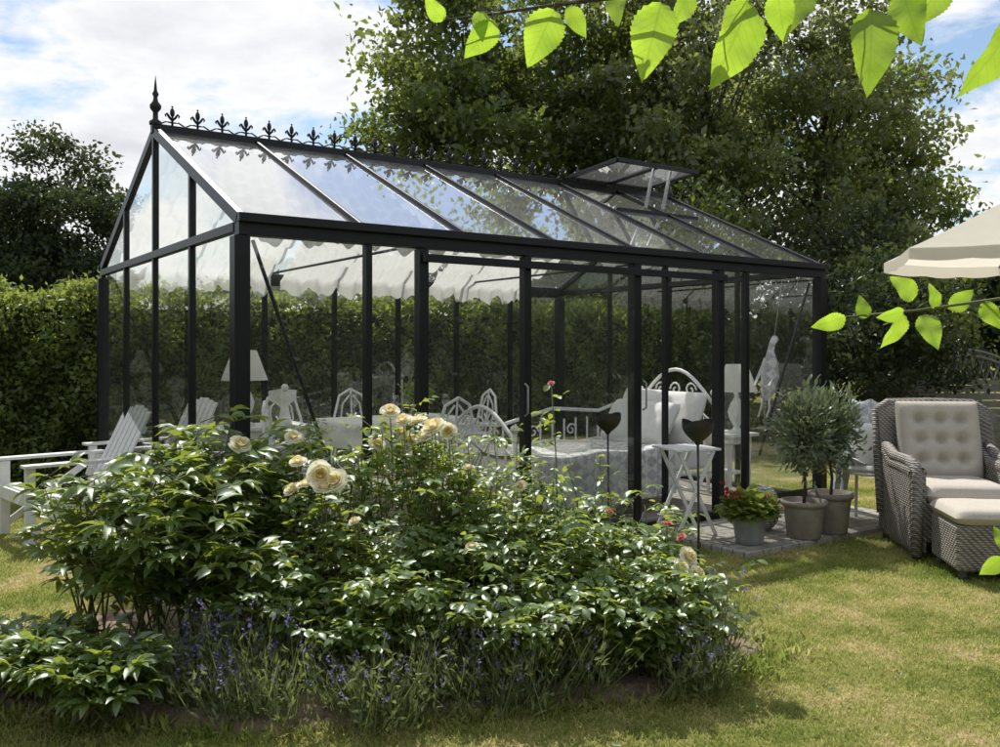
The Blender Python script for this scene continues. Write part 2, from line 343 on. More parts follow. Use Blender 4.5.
def soil(u,v):
    a=u*2*math.pi; r=v*edge(a); z=.075*(1-v**6)+.015*math.sin(u*80+v*31)*(1-v)+U(-.012,.012)-.005
    return (-.8+1.98*r*math.cos(a),4.1+.8*r*math.sin(a),z if v<1 else -.02)
mb.grid(soil,110,26,M['soil']); mb.build('planting_bed_soil')
n=900; an=rng.random(n)*6.283; rr=rng.random(n)**.5*.98
P=np.stack([-.8+1.98*rr*np.cos(an),4.1+.8*rr*np.sin(an),np.full(n,.06)*(1-rr**6)+.002],1)
scatter('soil_clods',[(-.5,0,0),(.5,.1,0),(0,.8,.1),(.1,.4,.6)],[(0,1,3),(1,2,3),(2,0,3)],P,rnd(n)*[1,1,.1],np.tile([0,0,1.],(n,1)),.012+.03*rng.random(n)**3,M['soil'],rng.random(n))
n=5200; an=rng.random(n)*6.283; e=np.array([edge(a) for a in an])*(1+.035*rng.normal(size=n))
P=np.stack([-.8+1.98*e*np.cos(an),4.1+.8*e*np.sin(an),np.zeros(n)],1)
D=np.stack([rng.normal(size=n)*.6,rng.normal(size=n)*.6,np.ones(n)],1)
scatter('edge_grass',[(-.5,0,0),(.5,0,0),(0.1,.6,0),(.3,1,.35)],[(0,1,2),(1,3,2)],P,D,rnd(n)*[1,1,.1],.03+.05*rng.random(n)**2,M['blade'],rng.random(n)*.6,W=np.full(n,.005))
n=420; P=np.stack([-3+7*rng.random(n),3.1+5*rng.random(n),np.full(n,.02)],1)
scatter('fallen_leaves',*LEAF4,P,rnd(n)*[1,1,.2],rnd(n)*.4+[0,0,1],.02+.025*rng.random(n),M['hedge_leaf'],rng.random(n))
mb=MB(); mb.box((4.2,-.52,.02),(2.2,.94,.05),M['paving']); mb.build('paving',A,GA,bevel=.008)
# ------------------------------------------------------------------ greenhouse
gh=empty('greenhouse',A,GA)
fr=MB(); gl=MB(); F_=M['frame']
def post(x,y,w,d,z0=.1,z1=ZE-.1): fr.box((x,y,(z0+z1)/2),(w,d,z1-z0),F_)
fl=MB(); fl.box((L/2,Wd/2,.03),(L-.1,Wd-.1,.06),M['paving']); fl.build('floor',parent=gh)
for y in (0,Wd):
    fr.box((L/2,y,.05),(L+.1,.09,.1),F_)
    fr.box((L/2,y,ZE-.05),(L+.04,.09,.09),F_); sgn=-1 if y==0 else 1
    fr.box((L/2,y+sgn*.06,ZE+.0),(L+.06,.045,.05),F_)
for x in (0,L):
    fr.box((x,Wd/2,.05),(.09,Wd-.09,.1),F_); fr.box((x,Wd/2,ZE-.045),(.05,Wd-.09,.055),F_)
for x in(0,L):
    for y in (0,Wd): post(x,y,.09,.09)
fp=[(.79,.04,.06),(1.17,.065,.075),(1.99,.055,.07),(3.01,.07,.08),(3.33,.028,.05),(3.93,.065,.08),(4.26,.04,.06)]
for x,w,d in fp: post(x,0,w,d)
fp2=[0,.79,1.17,1.99,3.01,3.93,4.26,L]
for i in range(1,7): post(L/7*i,Wd,.045,.05)
ROOFX=[L/7*i for i in range(8)]
sl=(ZR-ZE)/(Wd/2)
def zr(y): return ZE+sl*(y if y<Wd/2 else Wd-y)
for x in (0,L):
    for y in (Wd/4,Wd/2,3*Wd/4): fr.box((x,y,(.1+zr(y)-.03)/2),(.042,.042,zr(y)-.13),F_)
    for k in (0,1):
        fr.beam((x,k*Wd,ZE),(x,Wd/2,ZR),.045,.07,F_)
for x in ROOFX[1:-1]:
    fr.beam((x,0,ZE+.015),(x,Wd/2,ZR+.015),.024,.04,F_); fr.beam((x,Wd,ZE+.015),(x,Wd/2,ZR+.015),.024,.04,F_)
fr.box((L/2,Wd/2,ZR+.02),(L+.06,.06,.07),F_)
fr.box((2.55,-.065,ZE-.16),(2.8,.04,.05),F_)
fr.box((1.58,-.0,.17),(.76,.04,.14),F_); fr.box((2.5,-.0,.17),(.95,.04,.14),F_)
fr.box((.4,0,.15),(.68,.04,.05),F_); fr.box((4.77,0,.15),(.92,.04,.05),F_)
for x in (1.95,3.05): fr.tube([(x,-.05,.95),(x,-.085,.97),(x,-.085,1.15),(x,-.05,1.17)],.008,M['zinc'],6)
fr.tube([(.09,.05,2.03),(.62,.05,.55)],.012,F_,6); fr.tube([(.1,Wd-.05,2.0),(.9,Wd-.05,.15)],.012,F_,6); fr.tube([(L-.08,.05,2.0),(4.5,.05,.5)],.012,F_,6)
for x in (1.54,3.84): fr.tube([(x,.05,ZE+.02),(x,Wd-.05,ZE+.02)],.012,F_,6)
vx0,vx1=3.86,4.9; vy0,vy1=Wd/2-.05,Wd/2-.74; vz0,vz1=ZR+.08,ZR+.13
for a,b in (((vx0,vy0,vz0),(vx0,vy1,vz1)),((vx1,vy0,vz0),(vx1,vy1,vz1)),((vx0,vy1,vz1),(vx1,vy1,vz1)),((vx0,vy0,vz0),(vx1,vy0,vz0)),(((vx0+vx1)/2,vy0,vz0),((vx0+vx1)/2,vy1,vz1))): fr.beam(a,b,.04,.035,F_)
gl.add([(vx0,vy0,vz0),(vx1,vy0,vz0),(vx1,vy1,vz1),(vx0,vy1,vz1)],[(0,1,2,3)],M['roofglass'])
ym=vy1+.05
for x in ((vx0+vx1)/2-.22,(vx0+vx1)/2+.0):
    fr.tube([(x,ym-.1,zr(ym)+.03),(x+.2,ym,vz1-.02)],.018,M['zinc'],6)
fr.beam((vx0,vy1,zr(vy1)+.02),(vx1,vy1,zr(vy1)+.02),.03,.04,F_)
fr.build('frame',parent=gh,bevel=.004)
def jit(): return U(-.004,.004)
for i in range(len(fp2)-1):
    if abs(fp2[i]-3.01)<.01: continue
    a,b=fp2[i]+.03,fp2[i+1]-.03; gl.add([(a,jit(),.12),(b,jit(),.12),(b,jit(),ZE-.1),(a,jit(),ZE-.1)],[(0,1,2),(0,2,3)],M['glass'])
gl.add([(2.1,-.035,.12),(2.98,-.032,.12),(2.98,-.035,ZE-.17),(2.1,-.037,ZE-.17)],[(0,1,2),(0,2,3)],M['glass'])
for i in range(7):
    a,b=ROOFX[i]+.02,ROOFX[i+1]-.02
    gl.add([(a,Wd,.1),(b,Wd,.1),(b,Wd,ZE-.1),(a,Wd,ZE-.1)],[(3,2,1,0)],M['glass'])
    a,b=ROOFX[i]+.012,ROOFX[i+1]-.012
    ye=Wd/2
    if i in (5,): ye=vy1
    z1,z2=jit()*1.5,jit()*1.5
    gl.add([(a,.02,ZE+.02+z1),(b,.02,ZE+.02+z2),(b,ye,zr(ye)+.015+z1),(a,ye,zr(ye)+.015+z2)],[(0,1,2),(0,2,3)],M['roofglass'])
    gl.add([(a,Wd-.02,ZE+.02),(b,Wd-.02,ZE+.02),(b,Wd/2,ZR+.01),(a,Wd/2,ZR+.01)],[(3,2,1,0)],M['roofglass'])
for x in(0,L):
    for i in range(4):
        a,b=Wd/4*i+.02,Wd/4*(i+1)-.02
        gl.add([(x+jit(),a,.1),(x+jit(),b,.1),(x+jit(),b,ZE-.08),(x+jit(),a,ZE-.08)],[(0,1,2),(0,2,3)],M['glass'])
        gl.add([(x,a,ZE-.02),(x,b,ZE-.02),(x,b,zr(b)-.02),(x,a,zr(a)-.02)],[(0,1,2,3)],M['glass'])
gl.build('glazing',parent=gh)
cr=MB(); I=M['frame']
t=.12
while t<L-.05:
    c=(t,Wd/2,ZR+.05)
    cr.tube([c,(t,Wd/2,ZR+.19)],[.009,.006],I,6); cr.ball((t,Wd/2,ZR+.155),.018,I,8,1.9); cr.ball((t,Wd/2,ZR+.2),.008,I,6)
    for s in(-1,1):
        cr.tube([(t,Wd/2,ZR+.095),(t+s*.022,Wd/2,ZR+.12),(t+s*.04,Wd/2,ZR+.148),(t+s*.05,Wd/2,ZR+.135),(t+s*.046,Wd/2,ZR+.12)],[.008,.01,.009,.007,.004],I,6)
        cr.tube([(t+s*.0,Wd/2,ZR+.08),(t+s*.045,Wd/2,ZR+.085),(t+s*.09,Wd/2,ZR+.06)],[.006,.006,.006],I,6)
    t+=.185
for x in (0,L):
    cr.lathe([(.045,0),(.045,.02),(.02,.04),(.018,.09),(.04,.12),(.042,.14),(.02,.17),(.014,.2),(.024,.225),(.012,.25),(.008,.3),(.001,.36)],(x,Wd/2,ZR+.05),I,12)
cr.build('ridge_cresting',parent=gh)
sa=MB()
def sail(x0,x1,front,drop=.2):
    def fn(u,v):
        x=x0+(x1-x0)*u; y=.1+(Wd/2-.22)*(1-v) 
        sc=abs(math.sin(math.pi*v*6)); sag=.05+.07*sc+.02*math.sin(u*40+v*9)+.012*math.sin(u*93+2*math.sin(v*7))
        z=ZE+sl*y-sag
        if v>.93: z-= drop*(v-.93)/.07*(.6+.4*abs(math.sin(u*math.pi*(x1-x0)/.3))) ; 
        if v>.93: y=.17-.02*math.sin(u*50)
        return (x,y if front else Wd-y,z)
    sa.grid(fn,90,66,M['cloth'])
sail(.08,1.5,True,.1); sail(1.6,3.75,True,.1); sail(.08,1.5,False); sail(1.6,3.2,False)
sail(3.3,4.6,False)
sa.build('shade_sails',parent=gh)
# ------------------------------------------------------------------ interior furniture
def lamp(name,loc,s=1.0):
    mb=MB(); mb.lathe([(.001,0),(.075,0),(.08,.015),(.03,.035),(.025,.06),(.06,.12),(.075,.18),(.05,.25),(.018,.3),(.014,.36),(.014,.42)],(0,0,0),M['white'],20)
    mb.lathe([(.175,.35),(.09,.58)],(0,0,0),M['shade'],32); mb.ball((0,0,.45),.03,M['shade'])
    o=mb.build(name,loc); o.scale=(s,s,s); return o
def rtable(name,loc,rz,w,d,h,mat):
    mb=MB(); mb.box((0,0,h-.015),(w,d,.03),mat); mb.box((0,0,h-.065),(w-.1,d-.1,.068),mat)
    for sx in(-1,1):
        for sy in(-1,1): mb.lathe([(.02,0),(.015,.04),(.024,.2),(.018,.3),(.026,h*.7),(.03,h-.1)],(sx*(w/2-.07),sy*(d/2-.07),0),mat,10)
    mb.box((0,0,.2),(w-.16,d-.16,.02),mat)
    return mb.build(name,loc,rz,bevel=.004)
rtable('console_table',G(.72,2.15,.06),GA,1.1,.45,.73,M['white']); lamp('table_lamp',G(.75,2.12,.79),1.05)
rtable('side_table',G(4.88,.72,.06),GA,.4,.4,.57,M['white']); lamp('table_lamp',G(4.88,.62,.63),1.1)
mb=MB(); mb.lathe([(.001,0),(.06,0),(.05,.05),(.03,.14),(.035,.19),(.045,.22),(.02,.26),(.018,.27)],(0,0,0),M['linen'],14); mb.ball((0,0,.3),.032,M['linen'])
for s in(-1,1): mb.grid(lambda u,v:(s*(.02+.1*u),.03+.02*u,.14+.15*v*(1-u*.5)+.06*u),6,6,M['linen'])
mb.build('angel_figurine',G(1.08,2.1,.79),GA)
def cloth_table(name,loc,rz,w,d,h):
    mb=MB()
    mb.box((0,0,h-.015),(w-.02,d-.02,.03),M['white'])
    for sx in(-1,1):
        for sy in(-1,1): mb.tube([(sx*(w/2-.08),sy*(d/2-.08),0),(sx*(w/2-.08),sy*(d/2-.08),h-.03)],.022,M['white'],8)
    def fn(u,v):
        x=(2*u-1);y=(2*v-1); X=max(-1,min(1,x*1.35))*w/2;Y=max(-1,min(1,y*1.5))*d/2
        over=max(0,abs(x)*1.35-1)*w/2+max(0,abs(y)*1.5-1)*d/2
        k=.018*math.sin(18*(u+v))*min(1,over*8)
        sx=(1 if x>0 else -1) if abs(x)*1.35>1 else 0; sy=(1 if y>0 else -1) if abs(y)*1.5>1 else 0
        return (X+sx*(k+.012),Y+sy*(k+.012),h+.004-over)
    mb.grid(fn,44,40,M['linen']); return mb.build(name,loc,rz)
cloth_table('dining_table',G(2.05,2.0,.06),GA,1.2,.8,.74)
def wineglass(loc):
    mb=MB(); mb.lathe([(.032,0),(.03,.003),(.005,.01),(.004,.09),(.02,.105),(.036,.14),(.036,.18),(.03,.21)],(0,0,0),M['drinkglass'],16); mb.build('wine_glass',loc)
for dx,dy in((-.35,-.2),(-.12,-.22),(.15,-.18),(.38,-.22),(-.3,.2),(.2,.2)): wineglass(G(2.05+dx,2+dy,.806))
mb=MB(); mb.lathe([(.001,0),(.05,0),(.06,.06),(.045,.14),(.055,.16)],(0,0,0),M['clay'],16); mb.build('table_vase',G(2.3,2.05,.806))
n=260; P=np.array([0,0,.2])+rng.normal(size=(n,3))*[.06,.06,.06]; o=scatter('table_posy',*LEAF10,P,rnd(n)+[0,0,.5],rnd(n),np.full(n,.045),M['rose_leaf'],rng.random(n)); o.location=G(2.3,2.05,.806)
def chair(name,loc,rz,mat=None,cush=True):
    mat=mat or M['white']; mb=MB()
    for s in(-1,1):
        mb.tube([(s*.19,-.2,.45),(s*.2,-.22,.2),(s*.21,-.24,0)],.012,mat,8); mb.tube([(s*.2,.25,0),(s*.18,.2,.45),(s*.18,.24,.7),(s*.12,.26,.9),(0,.27,.96)],.013,mat,8)
        mb.tube([(s*.02,.25,.9),(s*.09,.25,.82),(s*.11,.24,.7),(s*.05,.235,.62),(s*.02,.235,.68),(s*.05,.24,.73)],.009,mat,6)
        mb.tube([(s*.19,-.2,.62),(s*.2,0,.66),(s*.18,.21,.66)],.01,mat,6); mb.tube([(s*.19,-.2,.45),(s*.19,-.2,.62)],.009,mat,6)
    mb.tube([(-.18,.21,.55),(.18,.21,.55)],.008,mat,6); mb.tube([(0,.21,.46),(0,.26,.95)],.009,mat,6)
    mb.tube([(.21*math.cos(a)*1.0,.21*math.sin(a),.45) for a in [i*math.pi/10 for i in range(21)]],.012,mat,8,cap=False)
    for i in range(-4,5): 
        hw=math.sqrt(max(.001,.21**2-(i*.045)**2)); mb.box((i*.045,0,.45),(.028,2*hw,.008),mat)
    if cush: mb.pillow((0,0,.485),.2,.2,.035,M['linen'])
    return mb.build(name,loc,rz)
chair('iron_chair',G(1.35,2.75,.06),GA+math.radians(-10)); chair('iron_chair',G(2.1,1.35,.06),GA+math.radians(185)); chair('iron_chair',G(2.9,2.2,.06),GA-math.radians(95)); chair('iron_chair',G(2.1,2.75,.06),GA)
chair('iron_chair',G(.9,1.3,.06),GA+math.radians(60))
# day bed
BL=2.15; BW=.92; bd=empty('day_bed',G(2.2,.42,.06),GA)
mb=MB(); Wt=M['white']
def headb(x,h):
    mb.tube([(x,0,0),(x,0,h*.82)],.02,Wt,10); mb.tube([(x,BW,0),(x,BW,h*.82)],.02,Wt,10)
    mb.ball((x,0,h*.82+.03),.034,Wt); mb.ball((x,BW,h*.82+.03),.034,Wt)
    def arc(y0,y1,zb,hh): return [(x,y0+(y1-y0)*i/14,zb+hh*math.sin(math.pi*i/14)) for i in range(15)]
    mb.tube(arc(0,BW,h*.75,h*.27),.016,Wt,8); mb.tube(arc(.0,BW,h*.6,h*.18),.011,Wt,8); mb.tube([(x,0,.42),(x,BW,.42)],.012,Wt,8)
    for i in range(1,8):
        y=BW*i/8; mb.tube([(x,y,.42),(x,y,h*.6+h*.18*math.sin(math.pi*i/8))],.009,Wt,6)
    for c,s in ((BW*.3,-1),(BW*.7,1),(BW*.5,1)):
        mb.tube([(x,c+s*.07*(1-k/18)*math.cos(k*.55),h*.86+.07*(1-k/18)*math.sin(k*.55)) for k in range(15)],.009,Wt,6)
headb(0,.88); headb(BL,1.14)
mb.tube([(0,BW,.42),(BL,BW,.42)],.012,Wt,8); mb.tube([(0,BW,.72),(BL*.25,BW,.7),(BL*.5,BW,.82),(BL*.75,BW,.78),(BL,BW,.92)],.016,Wt,8)
for i in range(1,16): mb.tube([(BL*i/16,BW,.42),(BL*i/16,BW,.7+.08*max(0,i/16-.3))],.009,Wt,6)
for k0 in (.2,.4,.6,.8): mb.tube([(BL*k0+.06*(1-k/18)*math.cos(k*.55),BW,.62+.06*(1-k/18)*math.sin(k*.55)) for k in range(15)],.008,Wt,6)
for y in(0,BW): mb.tube([(0,y,.28),(BL,y,.28)],.016,Wt,8)
mb.build('iron_frame',parent=bd)
mb=MB(); mb.box((BL/2,BW/2,.4),(BL-.06,BW-.06,.2),M['linen']); mb.build('mattress',parent=bd,bevel=.04)
mb=MB()
def qf(u,v):
    x=.04+u*(BL*.74); s=(v-.18)/.66
    if v<.18: return (x,-.035+.016*math.sin(x*26)*(1-v/.18)-.0,.12+.4*(v/.18)+.02*math.sin(x*5)*(1-v/.18))
    if v>.84: return (x,BW+.01,.52-.3*(v-.84)/.16)
    return (x,-.03+s*(BW+.04),.525+.012*math.sin(x*9+s*5)+.01*math.sin(s*14))
mb.grid(qf,70,50,M['quilt']); mb.build('quilt',parent=bd)
mb=MB()
for (x,y,z,rx,sz) in ((BL-.2,.25,.74,65,.25),(BL-.2,.72,.74,70,.25),(BL-.45,.3,.7,55,.21),(BL-.42,.68,.7,58,.21)):
    mb.pillow((x,y,z),sz,sz*1.05,.085,M['linen'],Matrix.Rotation(math.radians(-rx),3,'Y'),pw=4)
mb.build('pillows',parent=bd)
# hanging cloth bird
mb=MB()
mb.tube([(0,0,-.28),(.01,0,-.2),(.02,0,-.05),(0,0,.08),(-.03,0,.17),(-.02,0,.24),(.02,0,.3),(.07,0,.3)],[.03,.06,.08,.06,.03,.028,.034,.006],M['quilt'],12)
for s in(-1,1):
    mb.tube([(.0,s*.03,-.26),(.01,s*.04,-.36),(-.02,s*.04,-.44)],[.012,.008,.01],M['linen'],6)
    mb.grid(lambda u,v:(.02-.13*u,s*(.06+.02*v),.08-.25*u+.1*(v-.5)*(1-u)),6,4,M['linen'])
mb.tube([(.0,0,.3),(0,0,.85)],.002,M['linen'],4)
hb=mb.build('hanging_fabric_bird',G(4.95,.3,1.22),GA+.4); hb.rotation_euler=(0,.28,GA+.2)
mb=MB()
for y in(-.15,.15):
    mb.beam((-.17,y,0),(.14,y,.62),.025,.018,Wt,(0,1,0)); mb.beam((.17,y*.85,0),(-.14,y*.85,.62),.025,.018,Wt,(0,1,0))
mb.tube([(0,-.16,.33),(0,.16,.33)],.008,Wt); 
for i in range(6): mb.box((-.16+.064*i,0,.63),(.05,.36,.016),Wt)
mb.tube([(-.15,-.15,.12),(-.15,.15,.12)],.008,Wt)
mb.build('folding_stool',(1.38,6.66,.045),math.radians(20),bevel=.002)
def pot(name,loc,r,h,mat,plant):
    par=empty(name,loc); mb=MB()
    mb.lathe([(.001,0),(r*.72,0),(r*.76,.01),(r*.92,h*.8),(r*.94,h*.86),(r*1.05,h*.87),(r*1.06,h),(r*.95,h),(r*.93,h*.88),(.001,h*.88)],(0,0,0),mat,28); mb.lathe([(r*.92,h*.885),(.001,h*.9)],(0,0,0),M['soil'],20)
    mb.build('pot',parent=par); plant(par,h); return par
def olive(par,h):
    n=1400; C=np.array([0,0,.76]); d=rnd(n)*(rng.random(n)**.5)[:,None]*np.array([.2,.2,.31]); ph=rng.random()*6
    d*= (1+.28*np.sin(d[:,0:1]*30+ph)*np.cos(d[:,2:3]*24+ph))
    d+=rng.normal(size=d.shape)*.02
    scatter('leaves',*LANCE,C+d,nrm(d)+rnd(n)*.8+[0,0,.4],rnd(n),.045+.04*rng.random(n),M['olive_leaf'],.3+.6*rng.random(n),par)
    mb=MB(); mb.tube([(0,0,h*.85),(.01,.0,.4),(-.01,0,.55),(0,0,.8)],[.013,.011,.01,.004],M['bark'],8)
    for i in range(26): mb.tube([(0,0,.48+.012*i),(U(-.08,.08),U(-.08,.08),.62+.015*i),(U(-.2,.2),U(-.2,.2),.62+U(0,.46))],[.005,.003,.001],M['bark'],5)
    mb.build('stem',parent=par)
pot('olive_tree_pot',(2.2,6.5,.045),.155,.27,M['clay'],olive); pot('olive_tree_pot',(2.46,6.68,.045),.155,.3,M['clay'],olive)
def rose_tpl():
    V=[];F=[]
    for ring,(n,r0,tilt,ln) in enumerate([(3,.02,.05,.34),(4,.05,.2,.4),(5,.08,.38,.44),(5,.1,.6,.47),(6,.12,.85,.48),(6,.13,1.12,.46)]):
        for k in range(n):
            a=2*math.pi*(k+.37*ring)/n+.1*math.sin(ring*7+k*3); o=len(V); w=.95*math.pi/n*1.5; l=ln*(1+.1*math.sin(ring*5+k*9))
            for i in range(4):
                t=i/3; curl=.18*t*t if ring>1 else -.05*t
                rr=r0+l*(math.sin(tilt)*t+.10*math.sin(math.pi*t)*math.cos(tilt)+curl*.4); zz=.06+l*(t*math.cos(tilt))-(.22*t**3*l if ring>2 else 0)
                for j in (-1,-.35,.35,1):
                    aa=a+j*w*(.7+.3*math.sin(math.pi*t*.75)); edge_=-.05*abs(j)**2*t
                    V.append((rr*math.cos(aa),rr*math.sin(aa),zz+edge_))
            for i in range(3):
                for j in range(3):
                    p=o+i*4+j; F+=[(p,p+1,p+5),(p,p+5,p+4)]
    return V,F
RT,RF=rose_tpl()
def roses(name,pts,size,mat,parent=None):
    P=np.array(pts,float);n=len(P); up=rnd(n)*.6+np.array([0,-.6,.75])
    D=np.cross(up,rnd(n)); return scatter(name,RT,RF,P,D,up,np.array(size),mat,rng.random(n),parent,smooth=True)
def geran(par,h):
    n=420; d=rnd(n)*(rng.random(n)**.4)[:,None]*np.array([.2,.2,.15]); d[:,2]=np.abs(d[:,2])
    scatter('leaves',*LEAF10,np.array([0,0,h])+d,nrm(d)+rnd(n)*.6,rnd(n)*.6+[0,0,1],.05+.035*rng.random(n),M['hedge_leaf'],.5+.5*rng.random(n),par,W=.11*np.ones(n))
    roses('red_flowers',[(U(-.2,-.05),U(-.12,.1),h+U(.1,.22)) for i in range(14)],[.025]*14,M['red'],par)
    roses('pink_flowers',[(U(-.1,.2),U(-.16,.0),h+U(.02,.16)) for i in range(8)],[.024]*8,M['pink'],par)
pot('geranium_pot',(1.75,6.3,.045),.125,.2,M['zinc'],geran)
mb=MB(); mb.lathe([(max(.001,.12*math.sin(math.pi*i/14)**.85),.17-.17*math.cos(math.pi*i/14)) for i in range(15)],(0,0,0),M['wickerw'],24); mb.tube([(-.0,0,-.0),(0,0,.02)],.06,M['clay']); mb.build('wicker_egg_ornament',(1.98,6.75,.045))
def stake(name,loc,top):
    mb=MB(); mb.tube([(0,0,0),(.004,0,top*.5),(0,0,top-.1)],.006,M['iron'],6)
    z=top-.12
    def fn(u,v):
        a=u*2*math.pi; w=abs(math.cos(a*1.5)); r=(.012+.062*math.sin(min(1,v*1.1)*math.pi*.55)); hgt=.09+.022*w*v
        return (r*math.cos(a+.5),r*math.sin(a+.5),z+hgt*v)
    mb.grid(fn,36,10,M['iron']); mb.ball((0,0,z+.004),.016,M['iron']); return mb.build(name,loc)
stake('tulip_garden_stake',(.925,4.2,.0),1.085); stake('tulip_garden_stake',(.6,5.0,.0),1.06)
def deckchair(name,loc,rz):
    mb=MB(); m=M['white']
    for i in range(8):
        t=i/7; mb.box((0,-.28+.075*i,.37-.2*t*.75+.0),(.52,.058,.02),m,Matrix.Rotation(-.27,3,'X'))
    th=math.radians(26)
    for i in range(6):
        x=-.22+.088*i; ln=.8+.05*(1-abs(i-2.5)/2.5); a=Vector((x,.24,.2)); b=a+Vector((0,math.sin(th)*ln,math.cos(th)*ln)); mb.beam(a,b,.062,.018,m,(0,-1,0))
    for k in(.2,.65): 
        c=Vector((0,.24+math.sin(th)*k+.02,.2+math.cos(th)*k-.01)); mb.box(c,(.5,.02,.06),m,Matrix.Rotation(-th,3,'X'))
    for s in(-1,1):
        mb.beam((s*.27,-.36,.36),(s*.27,.52,.03),.025,.09,m); mb.beam((s*.3,-.3,0),(s*.3,-.3,.56),.03,.07,m,(0,1,0)); mb.beam((s*.3,.34,.0),(s*.3,.4,.56),.03,.06,m,(0,1,0))
        mb.box((s*.33,.04,.575),(.1,.8,.022),m); mb.beam((s*.3,-.34,.05),(s*.3,.3,.5),.022,.05,m)
    mb.box((0,-.34,.34),(.56,.022,.09),m)
    return mb.build(name,loc,rz,bevel=.004)
deckchair('white_garden_chair',(-3.33,6.8,0),math.radians(-46)); deckchair('white_garden_chair',(-3.15,7.9,0),math.radians(-42))
def armchair(name,loc,rz):
    par=empty(name,loc,rz); mb=MB(); w=M['wicker']
    mb.box((0,-.02,.25),(.56,.62,.26),w); 
    for s in(-1,1):
        def fn(u,v,s=s):
            y=-.36+.74*u; top=.62+.015*math.sin(u*3)+.12*max(0,u-.7)/.3
            a=v*2*math.pi; cx=s*.335; hw=.052
            x=cx+hw*abs(math.cos(a))**.5*(1 if math.cos(a)>0 else -1)*(1.0+.25*(1 if math.sin(a)>.6 else 0)); zc=(top+.04)/2; hh=(top-.04)/2
            z=zc+hh*abs(math.sin(a))**.35*(1 if math.sin(a)>0 else -1); return (x,y,z)
        mb.grid(fn,14,36,w)
        for y in(-.36,.38):
            t=.62 if y<0 else .74
            mb.box((s*.335,y,(t+.04)/2),(.1,.012,t-.07),w); 
        mb.tube([(s*.345,-.37,.03),(s*.345,-.375,.3),(s*.345,-.37,.55),(s*.345,-.34,.62),(s*.345,-.2,.645),(s*.35,.1,.64),(s*.35,.32,.7)],.038,w,12)
    def bk(u,v):
        a=v*2*math.pi; x=(2*u-1)*.39; th=.055; lean=.17
        top=1.0-.05*abs(2*u-1)**4; zc=(top+.1)/2;hh=(top-.1)/2
        sz=abs(math.sin(a))**.3*(1 if math.sin(a)>0 else -1); z=zc+hh*sz
        y=.33+lean*(z-.3)/.7-.05*abs(2*u-1)**2+th*abs(math.cos(a))**.5*(1 if math.cos(a)>0 else -1); return (x,y,z)
    mb.grid(bk,20,40,w)
    mb.tube([(-.39,.29,.2),(-.395,.36,.6),(-.39,.44,.95),(-.3,.475,1.0),(0,.5,1.005),(.3,.475,1.0),(.39,.44,.95),(.395,.36,.6),(.39,.29,.2)],.035,w,12)
    for x in(-.34,.34):
        for y in(-.34,.34): mb.tube([(x,y,0),(x,y,.1)],.03,M['wood'],8)
    mb.build('wicker_frame',parent=par)
    mb=MB(); tf=[(a,b) for a in(-.5,0,.5) for b in(-.5,0,.5)]
    mb.pillow((0,-.05,.43),.28,.32,.075,M['cushion'],None,[],30,8)
    mb.pillow((0,.27,.74),.285,.29,.09,M['cushion'],Matrix.Rotation(math.radians(76),3,'X'),tf,56,8)
    mb.build('cushions',parent=par); return par
armchair('wicker_armchair',(3.16,6.28,0),math.radians(-8))
fs=empty('wicker_footstool',(3.06,5.62,0),math.radians(-9)); mb=MB(); mb.box((0,0,.2),(.54,.5,.28),M['wicker'])
for x in(-.22,.22):
    for y in(-.2,.2): mb.tube([(x,y,0),(x,y,.08)],.028,M['wood'],8)
mb.build('wicker_base',parent=fs,bevel=.045); mb=MB(); mb.pillow((0,0,.385),.28,.265,.055,M['cushion'],None,[],30,8); mb.build('cushion',parent=fs)
cth=(2.92,7.0,0); cta=math.radians(-35)
chair('iron_chair',cth,cta)
mb=MB()
def thr(u,v):
    x=(u-.5)*.52; k=v*1.35
    if k<.6: y=.31+.03*math.sin(u*14); z=.38+k; 
    elif k<.65: y=.27; z=.99
    elif k<1.1: y=.23-.06*(k-.65)/.45; z=.985-(k-.65)*.95
    else: y=.17-.35*(k-1.1)/.25; z=.55+.01*math.sin(u*9)
    return (x*(1+.2*abs(k-.6))+.02*math.sin(k*9),y+.03*math.sin(u*19+k*3)-.0,z+.012*math.sin(u*23))
mb.grid(thr,46,50,M['quilt']); mb.pillow((0,-.02,.64),.2,.2,.08,M['linen'],Matrix.Rotation(1.1,3,'X'),pw=4)
mb.grid(lambda u,v:(-.215-.06*v-.02*math.sin(u*16),-.2+.42*u,.57-.4*v+.03*math.sin(u*7)),24,14,M['quilt'])
mb.build('throw_blanket',cth,cta)
# parasol
mb=MB(); nR=6
def can(u,v):
    a=u*2*math.pi+math.radians(15); seg=(u*nR)%1; rr=math.cos(math.pi/nR)/math.cos((seg-.5)*2*math.pi/nR)
    r=1.6*v*rr; return (r*math.cos(a),r*math.sin(a),.72*(1-v)**1.05-.03*math.sin(math.pi*seg)*v)
mb.grid(can,60,14,M['canvas'],False)
mb.grid(lambda u,v:(lambda p:(p[0]*1.002,p[1]*1.002,p[2]-.13*v*(.85+.15*abs(math.sin(u*nR*math.pi*3)))))(can(u,1)),120,3,M['canvas'],False)
for k in range(nR):
    a=2*math.pi*k/nR+math.radians(15); mb.tube([(0,0,.68),(1.58*math.cos(a),1.58*math.sin(a),-.02)],.009,M['wood'],6); mb.tube([(0,0,.1),(.8*math.cos(a),.8*math.sin(a),.32)],.008,M['wood'],6)
mb.tube([(0,0,-2.38),(0,0,.8)],.025,M['wood'],12); mb.ball((0,0,.83),.04,M['wood']); mb.lathe([(.001,-2.3),(.25,-2.32),(.28,-2.38)],(0,0,0),M['clay'])
mb.build('parasol',(5.55,9.2,2.4))
